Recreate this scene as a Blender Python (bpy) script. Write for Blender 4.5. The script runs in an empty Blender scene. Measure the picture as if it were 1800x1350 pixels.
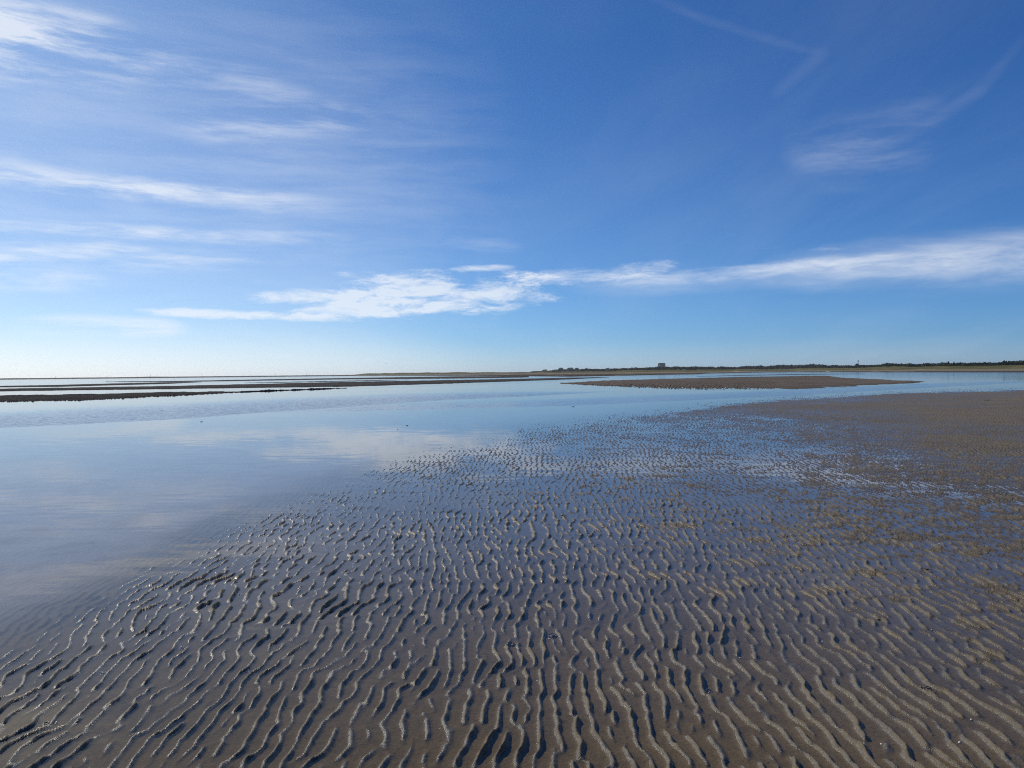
import bpy, bmesh, math, random
import numpy as np
from mathutils import Vector, Matrix

random.seed(7)
RNG = np.random.default_rng(11)
SC = bpy.context.scene
COL = SC.collection

# ------------------------------------------------------------------ camera
CAM_H = 1.6
FPX = 1352.0                                   # focal length in photograph pixels (1800 wide)
PITCH = math.atan(19.0 / FPX)                  # looks slightly down
ROLL = math.atan(0.0101)                       # the horizon climbs to the right
fwd = Vector((0, math.cos(PITCH), -math.sin(PITCH)))
up0 = Vector((0, math.sin(PITCH), math.cos(PITCH)))
ex = Vector((1, 0, 0))
right = ex * math.cos(ROLL) - up0 * math.sin(ROLL)
up = ex * math.sin(ROLL) + up0 * math.cos(ROLL)
cd = bpy.data.cameras.new('camera')
cd.sensor_fit = 'HORIZONTAL'
cd.sensor_width = 36.0
cd.lens = 36.0 * FPX / 1800.0
cd.clip_start = 0.05
cd.clip_end = 40000
cam = bpy.data.objects.new('camera', cd)
COL.objects.link(cam)
cam.matrix_world = Matrix(((right.x, up.x, -fwd.x, 0), (right.y, up.y, -fwd.y, 0),
                           (right.z, up.z, -fwd.z, CAM_H), (0, 0, 0, 1)))
SC.camera = cam


def ray(px, py):
    return (fwd * FPX + right * (px - 900.0) + up * (675.0 - py)).normalized()


def ground(px, py, z=0.0):
    d = ray(px, py)
    k = (z - CAM_H) / d.z
    return Vector((d.x * k, d.y * k, z))


def at(px, py, dist):
    """point at horizontal distance dist along the bearing of a pixel"""
    d = ray(px, py)
    k = dist / math.hypot(d.x, d.y)
    return Vector((d.x * k, d.y * k, CAM_H + d.z * k))


# ------------------------------------------------------------------ light and sky
SUN_AZ = math.radians(-44.0)                   # bearing from +Y, negative is left
SUN_EL = math.radians(38.0)
SC.view_settings.view_transform = 'Standard'
SC.view_settings.look = 'None'
SC.view_settings.gamma = 1.0
SC.view_settings.exposure = 0.0
SC.view_settings.use_curve_mapping = False
SC.render.engine = 'CYCLES'
SC.cycles.use_denoising = False
SC.cycles.denoiser = 'OPENIMAGEDENOISE'
SC.cycles.denoising_input_passes = 'RGB_ALBEDO_NORMAL'
SC.cycles.filter_width = 1.1
SC.cycles.max_bounces = 6
SC.cycles.diffuse_bounces = 2
SC.cycles.glossy_bounces = 3
SC.cycles.transparent_max_bounces = 6
SC.cycles.caustics_reflective = False
SC.cycles.caustics_refractive = False

sd = bpy.data.lights.new('sun', 'SUN')
sd.energy = 4.3
sd.angle = math.radians(1.0)
sd.color = (1.0, 0.91, 0.77)
sun = bpy.data.objects.new('sun', sd)
COL.objects.link(sun)
sdir = Vector((math.sin(SUN_AZ) * math.cos(SUN_EL), math.cos(SUN_AZ) * math.cos(SUN_EL), math.sin(SUN_EL)))
sun.rotation_euler = sdir.to_track_quat('Z', 'Y').to_euler()
sun.location = (0, 0, 30)


class NT:
    """small helper for node trees"""
    def __init__(self, tree):
        self.t = tree
        self.n = tree.nodes
        self.l = tree.links

    def node(self, kind, **kw):
        nd = self.n.new(kind)
        for k, v in kw.items():
            setattr(nd, k, v)
        return nd

    def put(self, sock, v):
        if v is None:
            return
        if isinstance(v, bpy.types.NodeSocket):
            self.l.new(v, sock)
        else:
            sock.default_value = v

    def math(self, op, a, b=None, c=None, clamp=False):
        nd = self.node('ShaderNodeMath', operation=op, use_clamp=clamp)
        self.put(nd.inputs[0], a)
        self.put(nd.inputs[1], b)
        self.put(nd.inputs[2], c)
        return nd.outputs[0]

    def vmath(self, op, a, b=None):
        nd = self.node('ShaderNodeVectorMath', operation=op)
        self.put(nd.inputs[0], a)
        if b is not None:
            self.put(nd.inputs[1], b)
        return nd.outputs['Value'] if op in ('DOT_PRODUCT', 'LENGTH') else nd.outputs['Vector']

    def smooth(self, v, lo, hi, a=0.0, b=1.0):
        nd = self.node('ShaderNodeMapRange', interpolation_type='SMOOTHSTEP')
        self.put(nd.inputs['Value'], v)
        nd.inputs['From Min'].default_value = lo
        nd.inputs['From Max'].default_value = hi
        nd.inputs['To Min'].default_value = a
        nd.inputs['To Max'].default_value = b
        return nd.outputs['Result']

    def noise(self, vec, scale, detail=4.0, rough=0.55, dist=0.0, color=False):
        nd = self.node('ShaderNodeTexNoise')
        self.put(nd.inputs['Vector'], vec)
        nd.inputs['Scale'].default_value = scale
        nd.inputs['Detail'].default_value = detail
        nd.inputs['Roughness'].default_value = rough
        nd.inputs['Distortion'].default_value = dist
        return nd.outputs['Color' if color else 'Fac']

    def mapping(self, vec, loc=(0, 0, 0), rot=(0, 0, 0), scale=(1, 1, 1)):
        nd = self.node('ShaderNodeMapping')
        self.put(nd.inputs['Vector'], vec)
        nd.inputs['Location'].default_value = loc
        nd.inputs['Rotation'].default_value = rot
        nd.inputs['Scale'].default_value = scale
        return nd.outputs['Vector']

    def mix(self, f, a, b):
        nd = self.node('ShaderNodeMix', data_type='RGBA')
        self.put(nd.inputs[0], f)
        self.put(nd.inputs[6], a)
        self.put(nd.inputs[7], b)
        return nd.outputs[2]


world = bpy.data.worlds.new('World')
SC.world = world
world.use_nodes = True
world.cycles.sampling_method = 'MANUAL'
world.cycles.sample_map_resolution = 512
W = NT(world.node_tree)
W.n.clear()
SKY_STRENGTH = 0.1
out = W.node('ShaderNodeOutputWorld')
bg = W.node('ShaderNodeBackground')
bg.inputs['Strength'].default_value = SKY_STRENGTH
W.l.new(bg.outputs[0], out.inputs[0])
sky = W.node('ShaderNodeTexSky', sky_type='NISHITA')
sky.sun_disc = False
sky.sun_elevation = SUN_EL
sky.sun_rotation = SUN_AZ
sky.altitude = 0
sky.air_density = 0.6
sky.dust_density = 0.5
sky.ozone_density = 3.0
# the camera's colour response, the same for every direction
ssep = W.node('ShaderNodeSeparateColor')
W.l.new(sky.outputs[0], ssep.inputs[0])
scmb = W.node('ShaderNodeCombineColor')
for i, (gain, pw) in enumerate(((0.315, 1.30), (0.671, 1.07), (1.337, 0.855))):
    W.l.new(W.math('MULTIPLY', W.math('POWER', ssep.outputs[i], pw), gain), scmb.inputs[i])
SKYCOL = scmb.outputs[0]
tc = W.node('ShaderNodeTexCoord')
sep = W.node('ShaderNodeSeparateXYZ')
W.l.new(tc.outputs['Generated'], sep.inputs[0])
az = W.math('ARCTAN2', sep.outputs[0], sep.outputs[1])
el = W.math('ARCSINE', sep.outputs[2])
comb = W.node('ShaderNodeCombineXYZ')
W.l.new(az, comb.inputs[0])
W.l.new(el, comb.inputs[1])
AE = comb.outputs[0]
wn = W.noise(AE, 4.0, 4.0, 0.6, color=True)
warp = W.vmath('MULTIPLY', W.vmath('SUBTRACT', wn, (0.5, 0.5, 0.5)), (0.06, 0.022, 0))
AW = W.vmath('ADD', AE, warp)
# fibres that drop gently to the right (left half of the sky), fibres that climb (right half), broken puffs
F1 = W.noise(W.mapping(AW, rot=(0, 0, math.radians(14)), scale=(2.0, 15, 1)), 2.1, 10.0, 0.66, 0.15)
F2 = W.noise(W.mapping(AW, rot=(0, 0, math.radians(-33)), scale=(3.0, 16, 1)), 2.4, 10.0, 0.66, 0.2)
PF = W.noise(W.mapping(AE, rot=(0, 0, math.radians(-4)), scale=(11, 46, 1)), 1.0, 12.0, 0.72, 0.3)
f1 = W.smooth(F1, 0.35, 0.68)
f2 = W.smooth(F2, 0.34, 0.74)
trail = W.math('MULTIPLY_ADD', f2, 0.6, 0.4)


def ang(px, py):
    d = ray(px, py)
    return math.atan2(d.x, d.y), math.asin(d.z)


total = None


def add_cloud(v):
    global total
    total = v if total is None else W.math('ADD', total, v)


def streak(p0, p1, wpx, gain, tex='f1', bend=0.0, erode=None, soft=1.0, cut=0.5):
    """elongated cloud between two bearings; wpx half width in photo pixels"""
    a0, e0 = ang(*p0)
    a1, e1 = ang(*p1)
    dx, dy = a1 - a0, e1 - e0
    L = math.hypot(dx, dy)
    ux, uy = dx / L, dy / L
    w = wpx / FPX
    src = AE if erode is not None else AW
    cx, cy = (a0 + a1) / 2, (e0 + e1) / 2
    q = W.math('SUBTRACT', W.vmath('DOT_PRODUCT', src, (2 * ux / L, 2 * uy / L, 0)), 2 * (ux * cx + uy * cy) / L)
    t = W.math('SUBTRACT', W.vmath('DOT_PRODUCT', src, (-uy / w, ux / w, 0)), (-uy * cx + ux * cy) / w)
    q2 = W.math('MULTIPLY', q, q)
    if bend:
        t = W.math('MULTIPLY_ADD', W.math('SUBTRACT', 1.0, q2), -bend / wpx, t)
    m = W.math('SUBTRACT', W.math('SUBTRACT', 1.0, W.math('MULTIPLY', q2, q2)), W.math('MULTIPLY', t, t))
    if erode is not None:
        v = W.math('MULTIPLY_ADD', W.math('SUBTRACT', PF, cut), erode, W.math('MAXIMUM', m, -1.5))
        add_cloud(W.smooth(v, 0.0, soft, 0.0, gain))
    else:
        m = W.math('MAXIMUM', m, 0.0)
        m = W.math('MULTIPLY', m, W.math('SQRT', m))
        add_cloud(W.math('MULTIPLY', W.math('MULTIPLY', m, gain * (0.85 if tex == 'f1' else 1.0)), {'f1': f1, 'f2': f2, 'trail': trail, None: 1.0}[tex]))


# the long white bank
streak((575, 516), (975, 512), 36, 0.98, erode=7.0, soft=2.0, cut=0.45)
streak((425, 523), (760, 518), 14, 0.80, erode=4.5, soft=1.5, cut=0.47)
streak((500, 549), (780, 536), 15, 0.80, erode=4.5, soft=1.5, cut=0.46)
streak((225, 544), (630, 561), 9, 0.9, erode=4.0, soft=1.5, cut=0.47)
streak((790, 473), (910, 470), 7, 0.65, erode=4.0, soft=1.5, cut=0.47)
streak((870, 496), (1200, 468), 15, 0.6, erode=5.5, soft=2.0, cut=0.47)
streak((1000, 498), (1560, 455), 15, 0.50, erode=5.0, soft=2.2, cut=0.47)
streak((1290, 445), (1500, 432), 12, 0.5, erode=7.0, soft=2.0, cut=0.57)
streak((960, 506), (1760, 450), 24, 0.34, 'trail')
streak((1300, 484), (2300, 392), 46, 0.55, 'trail')
streak((1400, 480), (2300, 400), 60, 0.22, 'f2')
streak((20, 572), (340, 578), 22, 1.0, 'f1')
# cirrus on the left
streak((-500, -50), (270, 76), 44, 1.5, 'f1')
streak((-500, 0), (120, 105), 60, 0.7, 'f1')
streak((-400, 55), (380, 125), 44, 0.75, 'f1')
streak((280, 225), (680, 205), 32, 0.52, 'f1')
streak((-500, 225), (650, 368), 24, 0.70, 'f1')
streak((-300, 300), (480, 335), 20, 0.4, 'f1')
streak((150, 60), (560, 190), 36, 0.34, 'f1')
streak((-400, 366), (660, 418), 15, 0.8, 'f1')
streak((-500, 408), (470, 458), 28, 0.95, 'f1')
streak((-300, 484), (210, 497), 24, 0.85, 'f1')
streak((720, 420), (930, 434), 16, 0.32, 'f1')
streak((-700, 190), (950, 270), 330, 0.20, 'f1')
streak((-1500, 300), (880, 400), 430, 0.20, None)
# pale bands low over the horizon
streak((-1800, 650), (3400, 630), 52, 0.15, None)
streak((-1900, 655), (900, 640), 85, 0.34, None)
# thin trails on the right
streak((1100, -30), (1470, 96), 10, 0.055, 'trail', bend=-12)
streak((1345, 180), (1460, 75), 15, 0.055, 'trail')
streak((1360, 285), (1850, 30), 13, 0.06, 'trail', bend=-50)
streak((1360, 272), (1680, 190), 70, 0.19, 'f2', bend=-25)
# faint veil over the whole dome, the same wherever one looks
zc = W.math('ADD', W.math('MAXIMUM', sep.outputs[2], 0.0), 0.12)
cz = W.node('ShaderNodeCombineXYZ')
for i in range(3):
    W.l.new(zc, cz.inputs[i])
pl = W.vmath('DIVIDE', tc.outputs['Generated'], cz.outputs[0])
veil = W.noise(W.mapping(pl, rot=(0, 0, math.radians(24)), scale=(0.9, 0.28, 1)), 1.0, 8.0, 0.62, 0.5)
add_cloud(W.smooth(veil, 0.42, 0.85, 0.0, 0.09))
total = W.math('MINIMUM', total, 0.96)
total = W.math('MULTIPLY', total, W.smooth(el, -0.02, -0.002))
dim = W.vmath('SCALE', SKYCOL)
W.put(W.n[-1].inputs['Scale'], W.math('MULTIPLY_ADD', total, -0.7, 1.0))
white = W.vmath('SCALE', (6.6, 6.8, 7.0))
W.put(W.n[-1].inputs['Scale'], total)
W.l.new(W.vmath('ADD', dim, white), bg.inputs['Color'])


# ------------------------------------------------------------------ helpers for objects
def tag(o, label=None, cat=None, group=None, kind=None):
    for k, v in (('label', label), ('category', cat), ('group', group), ('kind', kind)):
        if v:
            o[k] = v
    return o


def mesh_obj(name, verts, faces, mat, parent=None, smooth=False):
    me = bpy.data.meshes.new(name)
    me.from_pydata([tuple(v) for v in verts], [], faces)
    me.update()
    if smooth:
        me.shade_smooth()
    if mat:
        me.materials.append(mat)
    o = bpy.data.objects.new(name, me)
    COL.objects.link(o)
    o.parent = parent
    return o


def bm_obj(name, bm, mat, parent=None, smooth=False):
    me = bpy.data.meshes.new(name)
    bm.to_mesh(me)
    bm.free()
    if smooth:
        me.shade_smooth()
    if mat:
        me.materials.append(mat)
    o = bpy.data.objects.new(name, me)
    COL.objects.link(o)
    o.parent = parent
    return o


def empty(name, loc, rz=0.0, **kw):
    o = bpy.data.objects.new(name, None)
    COL.objects.link(o)
    o.location = loc
    o.rotation_euler = (0, 0, rz)
    o.empty_display_size = 0.1
    return tag(o, **kw)


def grid_obj(name, X, Y, Z, mat, attrs=None):
    """grid of numpy arrays (rows, cols) -> one smooth mesh"""
    r, c = X.shape
    me = bpy.data.meshes.new(name)
    n = r * c
    me.vertices.add(n)
    co = np.stack([X, Y, Z], -1).astype(np.float32).ravel()
    me.vertices.foreach_set('co', co)
    idx = np.arange(n, dtype=np.int32).reshape(r, c)
    f = np.stack([idx[:-1, :-1], idx[:-1, 1:], idx[1:, 1:], idx[1:, :-1]], -1).reshape(-1, 4)
    nf = len(f)
    me.loops.add(nf * 4)
    me.loops.foreach_set('vertex_index', f.ravel())
    me.polygons.add(nf)
    me.polygons.foreach_set('loop_start', np.arange(0, nf * 4, 4, dtype=np.int32))
    me.polygons.foreach_set('use_smooth', np.ones(nf, dtype=bool))
    me.update(calc_edges=True)
    for k, v in (attrs or {}).items():
        a = me.attributes.new(k, 'FLOAT', 'POINT')
        a.data.foreach_set('value', v.astype(np.float32).ravel())
    me.materials.append(mat)
    o = bpy.data.objects.new(name, me)
    COL.objects.link(o)
    return o


_perm = RNG.random((256, 256))


def vnoise(x, y, seed=0):
    x = np.asarray(x, dtype=np.float64) + seed * 17.31
    y = np.asarray(y, dtype=np.float64) + seed * 9.77
    xi = np.floor(x).astype(np.int64)
    yi = np.floor(y).astype(np.int64)
    fx = x - xi
    fy = y - yi
    fx = fx * fx * fx * (fx * (fx * 6 - 15) + 10)
    fy = fy * fy * fy * (fy * (fy * 6 - 15) + 10)
    a = _perm[xi & 255, yi & 255]
    b = _perm[(xi + 1) & 255, yi & 255]
    c = _perm[xi & 255, (yi + 1) & 255]
    d = _perm[(xi + 1) & 255, (yi + 1) & 255]
    return (a * (1 - fx) + b * fx) * (1 - fy) + (c * (1 - fx) + d * fx) * fy - 0.5


def fbm(x, y, octv=3, seed=0):
    s = 0
    a = 1.0
    for i in range(octv):
        s = s + a * vnoise(x * 2 ** i, y * 2 ** i, seed + i * 3)
        a *= 0.5
    return s


def sstep(v, a, b):
    t = np.clip((v - a) / (b - a), 0, 1)
    return t * t * (3 - 2 * t)


# ------------------------------------------------------------------ materials
def new_mat(name):
    m = bpy.data.materials.new(name)
    m.use_nodes = True
    T = NT(m.node_tree)
    T.n.clear()
    T.out = T.node('ShaderNodeOutputMaterial')
    return m, T


def plain_mat(name, c1, c2, scale=3.0, rough=0.8, spec=0.3, bump=0.0):
    m, T = new_mat(name)
    p = T.node('ShaderNodeBsdfPrincipled')
    g = T.node('ShaderNodeNewGeometry')
    nz = T.noise(g.outputs['Position'], scale, 5, 0.6)
    T.l.new(T.mix(T.smooth(nz, 0.3, 0.7), (*c1, 1), (*c2, 1)), p.inputs['Base Color'])
    p.inputs['Roughness'].default_value = rough
    p.inputs['Specular IOR Level'].default_value = spec
    if bump:
        b = T.node('ShaderNodeBump')
        b.inputs['Distance'].default_value = bump
        T.l.new(nz, b.inputs['Height'])
        T.l.new(b.outputs[0], p.inputs['Normal'])
    T.l.new(p.outputs[0], T.out.inputs[0])
    return m


def sand_material(name, wet, damp, sub, dry_lo, dry_hi, grain=True, spec=0.35):
    """wet sand: dark below the water line, shiny at it, paler where a crest has drained"""
    m, T = new_mat(name)
    p = T.node('ShaderNodeBsdfPrincipled')
    g = T.node('ShaderNodeNewGeometry')
    s = T.node('ShaderNodeSeparateXYZ')
    T.l.new(g.outputs['Position'], s.inputs[0])
    n1 = T.noise(g.outputs['Position'], 2.3, 4, 0.6)
    n2 = T.noise(g.outputs['Position'], 90.0, 3, 0.7)
    n3 = T.noise(g.outputs['Position'], 0.35, 4, 0.6)
    z = T.math('MULTIPLY_ADD', T.math('SUBTRACT', n2, 0.5), 0.006, s.outputs[2])
    dry = T.smooth(z, dry_lo, dry_hi)
    above = T.smooth(s.outputs[2], -0.004, 0.002)
    col = T.mix(above, (*sub, 1), T.mix(dry, (*wet, 1), (*damp, 1)))
    # scattered light of the milky water, put into the sand colour where deeper
    deep = T.smooth(s.outputs[2], -0.085, -0.014, 1.0, 0.0)
    col = T.mix(deep, col, (0.21, 0.205, 0.215, 1))
    # silt and algae patches, grain speckle
    col = T.mix(T.math('MULTIPLY', T.smooth(n1, 0.42, 0.75), 0.45), col, (0.085, 0.066, 0.042, 1))
    n4 = T.noise(g.outputs['Position'], 24.0, 5, 0.7)
    v = T.math('ADD', T.math('MULTIPLY_ADD', n2, 0.6, 0.0), T.math('ADD', T.math('MULTIPLY', n3, 0.5), T.math('MULTIPLY', n4, 0.9)))
    speck = T.smooth(T.noise(g.outputs['Position'], 46.0, 4, 0.75), 0.56, 0.70)
    v = T.math('MULTIPLY', v, T.math('MULTIPLY_ADD', speck, -0.45, 1.06))
    sc = T.vmath('SCALE', col)
    T.put(T.n[-1].inputs['Scale'], v)
    T.l.new(sc, p.inputs['Base Color'])
    rg = T.smooth(z, 0.001, dry_hi, 0.25, 0.60)
    T.l.new(rg, p.inputs['Roughness'])
    T.l.new(T.math('MULTIPLY', T.math('MULTIPLY', above, spec), T.math('MULTIPLY_ADD', dry, -0.75, 1.0)), p.inputs['Specular IOR Level'])
    if grain:
        b = T.node('ShaderNodeBump')
        b.inputs['Distance'].default_value = 0.006
        b.inputs['Strength'].default_value = 0.9
        hgt = T.math('ADD', T.noise(g.outputs['Position'], 70.0, 4, 0.65), T.math('MULTIPLY', T.noise(g.outputs['Position'], 420.0, 2, 0.6), 0.35))
        T.l.new(hgt, b.inputs['Height'])
        T.l.new(b.outputs[0], p.inputs['Normal'])
    T.l.new(p.outputs[0], T.out.inputs[0])
    return m


M_SAND = sand_material('rippled wet sand', (0.080, 0.068, 0.047), (0.128, 0.107, 0.072), (0.112, 0.083, 0.041), 0.004, 0.018, True, 0.36)
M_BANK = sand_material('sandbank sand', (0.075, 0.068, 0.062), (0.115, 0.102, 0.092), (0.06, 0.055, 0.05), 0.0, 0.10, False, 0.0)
M_BANK_SHADE = sand_material('sand with backlit shade', (0.038, 0.038, 0.041), (0.06, 0.059, 0.06), (0.03, 0.028, 0.025), 0.03, 0.16, False, 0.0)  # wet bank sand, its backlit shade put into the colour
M_BED = plain_mat('seabed silt', (0.21, 0.205, 0.21), (0.26, 0.25, 0.25), 0.2)  # paled by scatter in the milky water, put into the bed colour


def water_material():
    m, T = new_mat('calm shallow water')
    g = T.node('ShaderNodeNewGeometry')
    at_ = T.node('ShaderNodeAttribute', attribute_name='ruffle')
    P = g.outputs['Position']
    # slopes of the wavelets, read straight from coloured noise
    w1 = T.noise(T.mapping(P, rot=(0, 0, math.radians(-14)), scale=(1.3, 7.0, 1)), 1.0, 3, 0.5, color=True)
    w2 = T.noise(T.mapping(P, rot=(0, 0, math.radians(20)), scale=(2.6, 6.0, 1)), 1.0, 4, 0.7, color=True)
    a1 = T.vmath('SUBTRACT', w1, (0.5, 0.5, 0.5))
    a2 = T.vmath('SUBTRACT', w2, (0.5, 0.5, 0.5))
    sw = T.node('ShaderNodeAttribute', attribute_name='swell')
    s1 = T.vmath('SCALE', T.vmath('MULTIPLY', a1, (0.012, 0.028, 0)))
    T.put(T.n[-1].inputs['Scale'], sw.outputs['Fac'])
    amp = T.node('ShaderNodeCombineXYZ')
    T.l.new(at_.outputs['Fac'], amp.inputs[0])
    T.l.new(at_.outputs['Fac'], amp.inputs[1])
    # of the steeper wavelets one sees mostly the near faces
    face = T.vmath('MULTIPLY', T.vmath('ABSOLUTE', a2), (0, -0.62, 0))
    s2 = T.vmath('MULTIPLY', T.vmath('ADD', T.vmath('MULTIPLY', a2, (0.25, 0.12, 0)), face), amp.outputs[0])
    nrm = T.vmath('NORMALIZE', T.vmath('ADD', T.vmath('ADD', s1, s2), (0, 0, 1)))
    # Schlick reflectance, alike from both sides so that sunlight reaches the sand below
    cosv = T.math('ABSOLUTE', T.vmath('DOT_PRODUCT', g.outputs['Incoming'], nrm))
    om = T.math('SUBTRACT', 1.0, T.math('MINIMUM', cosv, 1.0))
    fres = T.math('MULTIPLY_ADD', T.math('POWER', om, 5.0), 0.98, 0.02)
    gl = T.node('ShaderNodeBsdfGlossy')
    gl.inputs['Roughness'].default_value = 0.03
    T.l.new(nrm, gl.inputs['Normal'])
    tr = T.node('ShaderNodeBsdfTransparent')
    tr.inputs['Color'].default_value = (0.93, 0.93, 0.91, 1)
    mx = T.node('ShaderNodeMixShader')
    T.l.new(fres, mx.inputs[0])
    T.l.new(tr.outputs[0], mx.inputs[1])
    T.l.new(gl.outputs[0], mx.inputs[2])
    T.l.new(mx.outputs[0], T.out.inputs[0])
    return m


M_WATER = water_material()

# ------------------------------------------------------------------ sand flat with ripples
LAMBDA = 0.086
TX, TY, NX, NY = 20.0, 41.0, 4096, 1024


def ripple_tile(seed, lam, sx, sy):
    r = np.random.default_rng(seed)
    kx = np.fft.fftfreq(NX, TX / NX)[:, None]
    ky = np.fft.fftfreq(NY, TY / NY)[None, :]
    k0 = 1.0 / lam
    # heavier tail along y gives short kinks in the crests
    S = np.exp(-((kx - k0) / (sx * k0)) ** 2 / 2) * (np.exp(-(ky / (sy * k0)) ** 2 / 2) + 0.30 * np.exp(-(ky / (2.4 * sy * k0)) ** 2 / 2))
    zz = (r.standard_normal((NX, NY)) + 1j * r.standard_normal((NX, NY))) * S
    f = np.fft.ifft2(zz)
    return f / np.sqrt(np.mean(np.abs(f) ** 2))


TILE = ripple_tile(5, LAMBDA, 0.24, 0.17)


def tile_at(x, y):
    u = (x / TX * NX) % NX
    v = (y / TY * NY) % NY
    i = np.floor(u).astype(np.int64)
    j = np.floor(v).astype(np.int64)
    fu = u - i
    fv = v - j
    i %= NX
    j %= NY
    i1 = (i + 1) % NX
    j1 = (j + 1) % NY
    fv = fv * fv * (3 - 2 * fv)
    return ((TILE[i, j] * (1 - fu) + TILE[i1, j] * fu) * (1 - fv) + (TILE[i, j1] * (1 - fu) + TILE[i1, j1] * fu) * fv)


# where the last crests still break the surface, and how far the troughs (cm) lie below it further in
EDGE = [(-900, 1560), (-300, 1320), (-100, 1240), (0, 1190), (100, 1135), (200, 1072), (300, 1012), (400, 950), (500, 906), (600, 862), (700, 826), (800, 794), (880, 767), (1000, 744),
        (1100, 730), (1200, 718), (1300, 707), (1400, 699), (1500, 693.5), (1600, 689), (1700, 686.5), (1800, 685), (2000, 682), (2300, 680)]
SPOTS = [(0, 1340, -0.95), (-300, 1340, -1.2), (250, 1160, -1.05), (150, 1250, -1.0), (480, 1040, -0.95), (400, 1200, -0.95), (620, 920, -0.95), (760, 850, -0.95), (700, 950, -0.95), (860, 800, -0.85),
         (1000, 775, -0.75), (900, 850, -0.85), (1000, 1000, -0.85), (900, 1200, -0.9), (600, 1200, -0.95), (600, 1330, -0.95), (1200, 1200, -0.9), (1500, 1200, -0.8),
         (1700, 1300, -0.8), (1900, 1200, -0.6), (1150, 760, -0.5), (1200, 800, -0.6), (1300, 740, -0.35), (1300, 890, -0.78), (1500, 800, -0.3), (1350, 850, -0.5), (1750, 830, 0.05),
         (1550, 862, -0.62), (1780, 905, -0.4), (1500, 730, 0.35), (1700, 725, 1.2), (1795, 705, 1.2), (1760, 780, 0.8), (1600, 710, 1.0), (1700, 695, 0.7), (1790, 690, 1.0),
         (1450, 703, 0.1), (1400, 1050, -0.9), (1100, 1330, -0.95), (1400, 1330, -0.85), (2000, 720, 1.6), (2100, 900, 0.2), (1100, 880, -0.72), (1150, 960, -0.9), (1650, 980, -0.62), (1050, 1100, -0.95)]


def level_px(x, y):
    """bearing and depression as level pixels"""
    return x / np.maximum(y, 0.4) * FPX, FPX * CAM_H / np.maximum(y, 0.4)


_eg = [ground(a, b) for a, b in EDGE]
EPX = np.array([level_px(p.x, p.y)[0] for p in _eg])
EPY = np.array([level_px(p.x, p.y)[1] for p in _eg])
_sp = [ground(a, b) for a, b, c in SPOTS]
SPU = np.array([level_px(p.x, p.y)[0] for p in _sp])
SPV = np.array([math.log(p.y) for p in _sp])
SPH = np.array([c for a, b, c in SPOTS]) * 0.01


def base_height(x, y):
    u, w_ = level_px(x, y)
    v = np.log(np.maximum(y, 0.4))
    num = 0
    den = 0
    for i in range(len(SPH)):
        d2 = ((u - SPU[i]) / 170.0) ** 2 + ((v - SPV[i]) / 0.16) ** 2
        k = 1.0 / (d2 + 0.15) ** 2
        num = num + k * SPH[i]
        den = den + k
    inner = num / den
    rel = w_ / np.interp(u, EPX, EPY)               # 1 on the edge, larger nearer to the viewer
    rel = rel + 0.05 * fbm(x * 0.5, y * 0.22, 3, 61) + 0.05 * fbm(x * 2.2, y * 1.0, 2, 66)
    t = sstep(rel, 1.0, 1.14)
    b = inner * t + np.minimum(inner, -0.0125) * (1 - t)
    out_ = np.maximum(0.0, 1.0 - rel)
    return b - 0.05 * np.minimum(out_, 0.25) - 0.18 * np.clip(out_ - 0.08, 0, 0.5)


def sand_height(x, y, base=None):
    x = np.asarray(x, dtype=np.float64)
    y = np.asarray(y, dtype=np.float64)
    b = base_height(x, y) if base is None else base
    wx = x + 0.24 * fbm(x * 0.5, y * 0.36, 2, 1) + 0.050 * fbm(x * 2.6, y * 4.2, 3, 4)
    z = tile_at(wx, y)
    ph = np.angle(z)
    mag = np.abs(z)
    amp = np.clip(mag / 0.70, 0.25, 1.12)
    ph = ph + 0.12 * np.sin(ph)                 # steeper lee side
    crest = ((1 + np.cos(ph)) * 0.5) ** 3.4
    along = 1.0 + 0.62 * fbm(x * 5.0, y * 4.5, 3, 8)
    h = 0.0212 * crest * amp * along
    h = h * (0.80 + 0.20 * sstep(fbm(x * 0.75, y * 0.5, 2, 21), -0.35, 0.3))
    patch = 0.0052 * fbm(x * 1.1, y * 0.5, 3, 12) + 0.003 * fbm(x * 0.22, y * 0.1, 2, 33)
    knob = 0.0056 * fbm(x * 26, y * 22, 3, 15) * (0.2 + crest)
    deep = sstep(-b, 0.02, 0.06)
    return b + 0.0012 + (h + patch + knob) * (1 - 0.8 * deep)


rows = [1.9]
while rows[-1] < 95:
    rows.append(rows[-1] + 0.008 + 0.0047 * max(0.0, rows[-1] - 2.5))
rows = np.array(rows)
dense = 1180
s_in = np.linspace(-1, 1, dense)
s_out = 1 + np.cumsum(np.geomspace(2.0 / dense, 0.35, 60))
s_all = np.concatenate([-s_out[::-1], s_in, s_out])
GX = (1.1 + 0.68 * rows)[:, None] * s_all[None, :]
GY = np.repeat(rows[:, None], len(s_all), 1)
BH = base_height(GX, GY)
GZ = sand_height(GX, GY, BH)
edge = sstep(GY, 80, 94)
GZ = GZ * (1 - edge) - 0.3 * edge
sand = tag(grid_obj('sand_flat', GX, GY, GZ, M_SAND), kind='structure')

# ------------------------------------------------------------------ sea bed and water
bed = mesh_obj('seabed', [(-6000, -300, -0.34), (6000, -300, -0.34), (6000, 6000, -0.34), (-6000, 6000, -0.34)], [(0, 1, 2, 3)], M_BED)
tag(bed, kind='structure')
# sand under the photographer's feet
nr = np.array([-6.0, -3.0, -1.0, 0.5, 1.5, 1.9])
NXs = np.linspace(-25, 25, 200)
AX, AY = np.meshgrid(NXs, nr)
AZ = np.full_like(AX, -0.012)
AZ[-1] = -0.02
tag(grid_obj('sand_apron', AX, AY, AZ, M_SAND), kind='structure')


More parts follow.
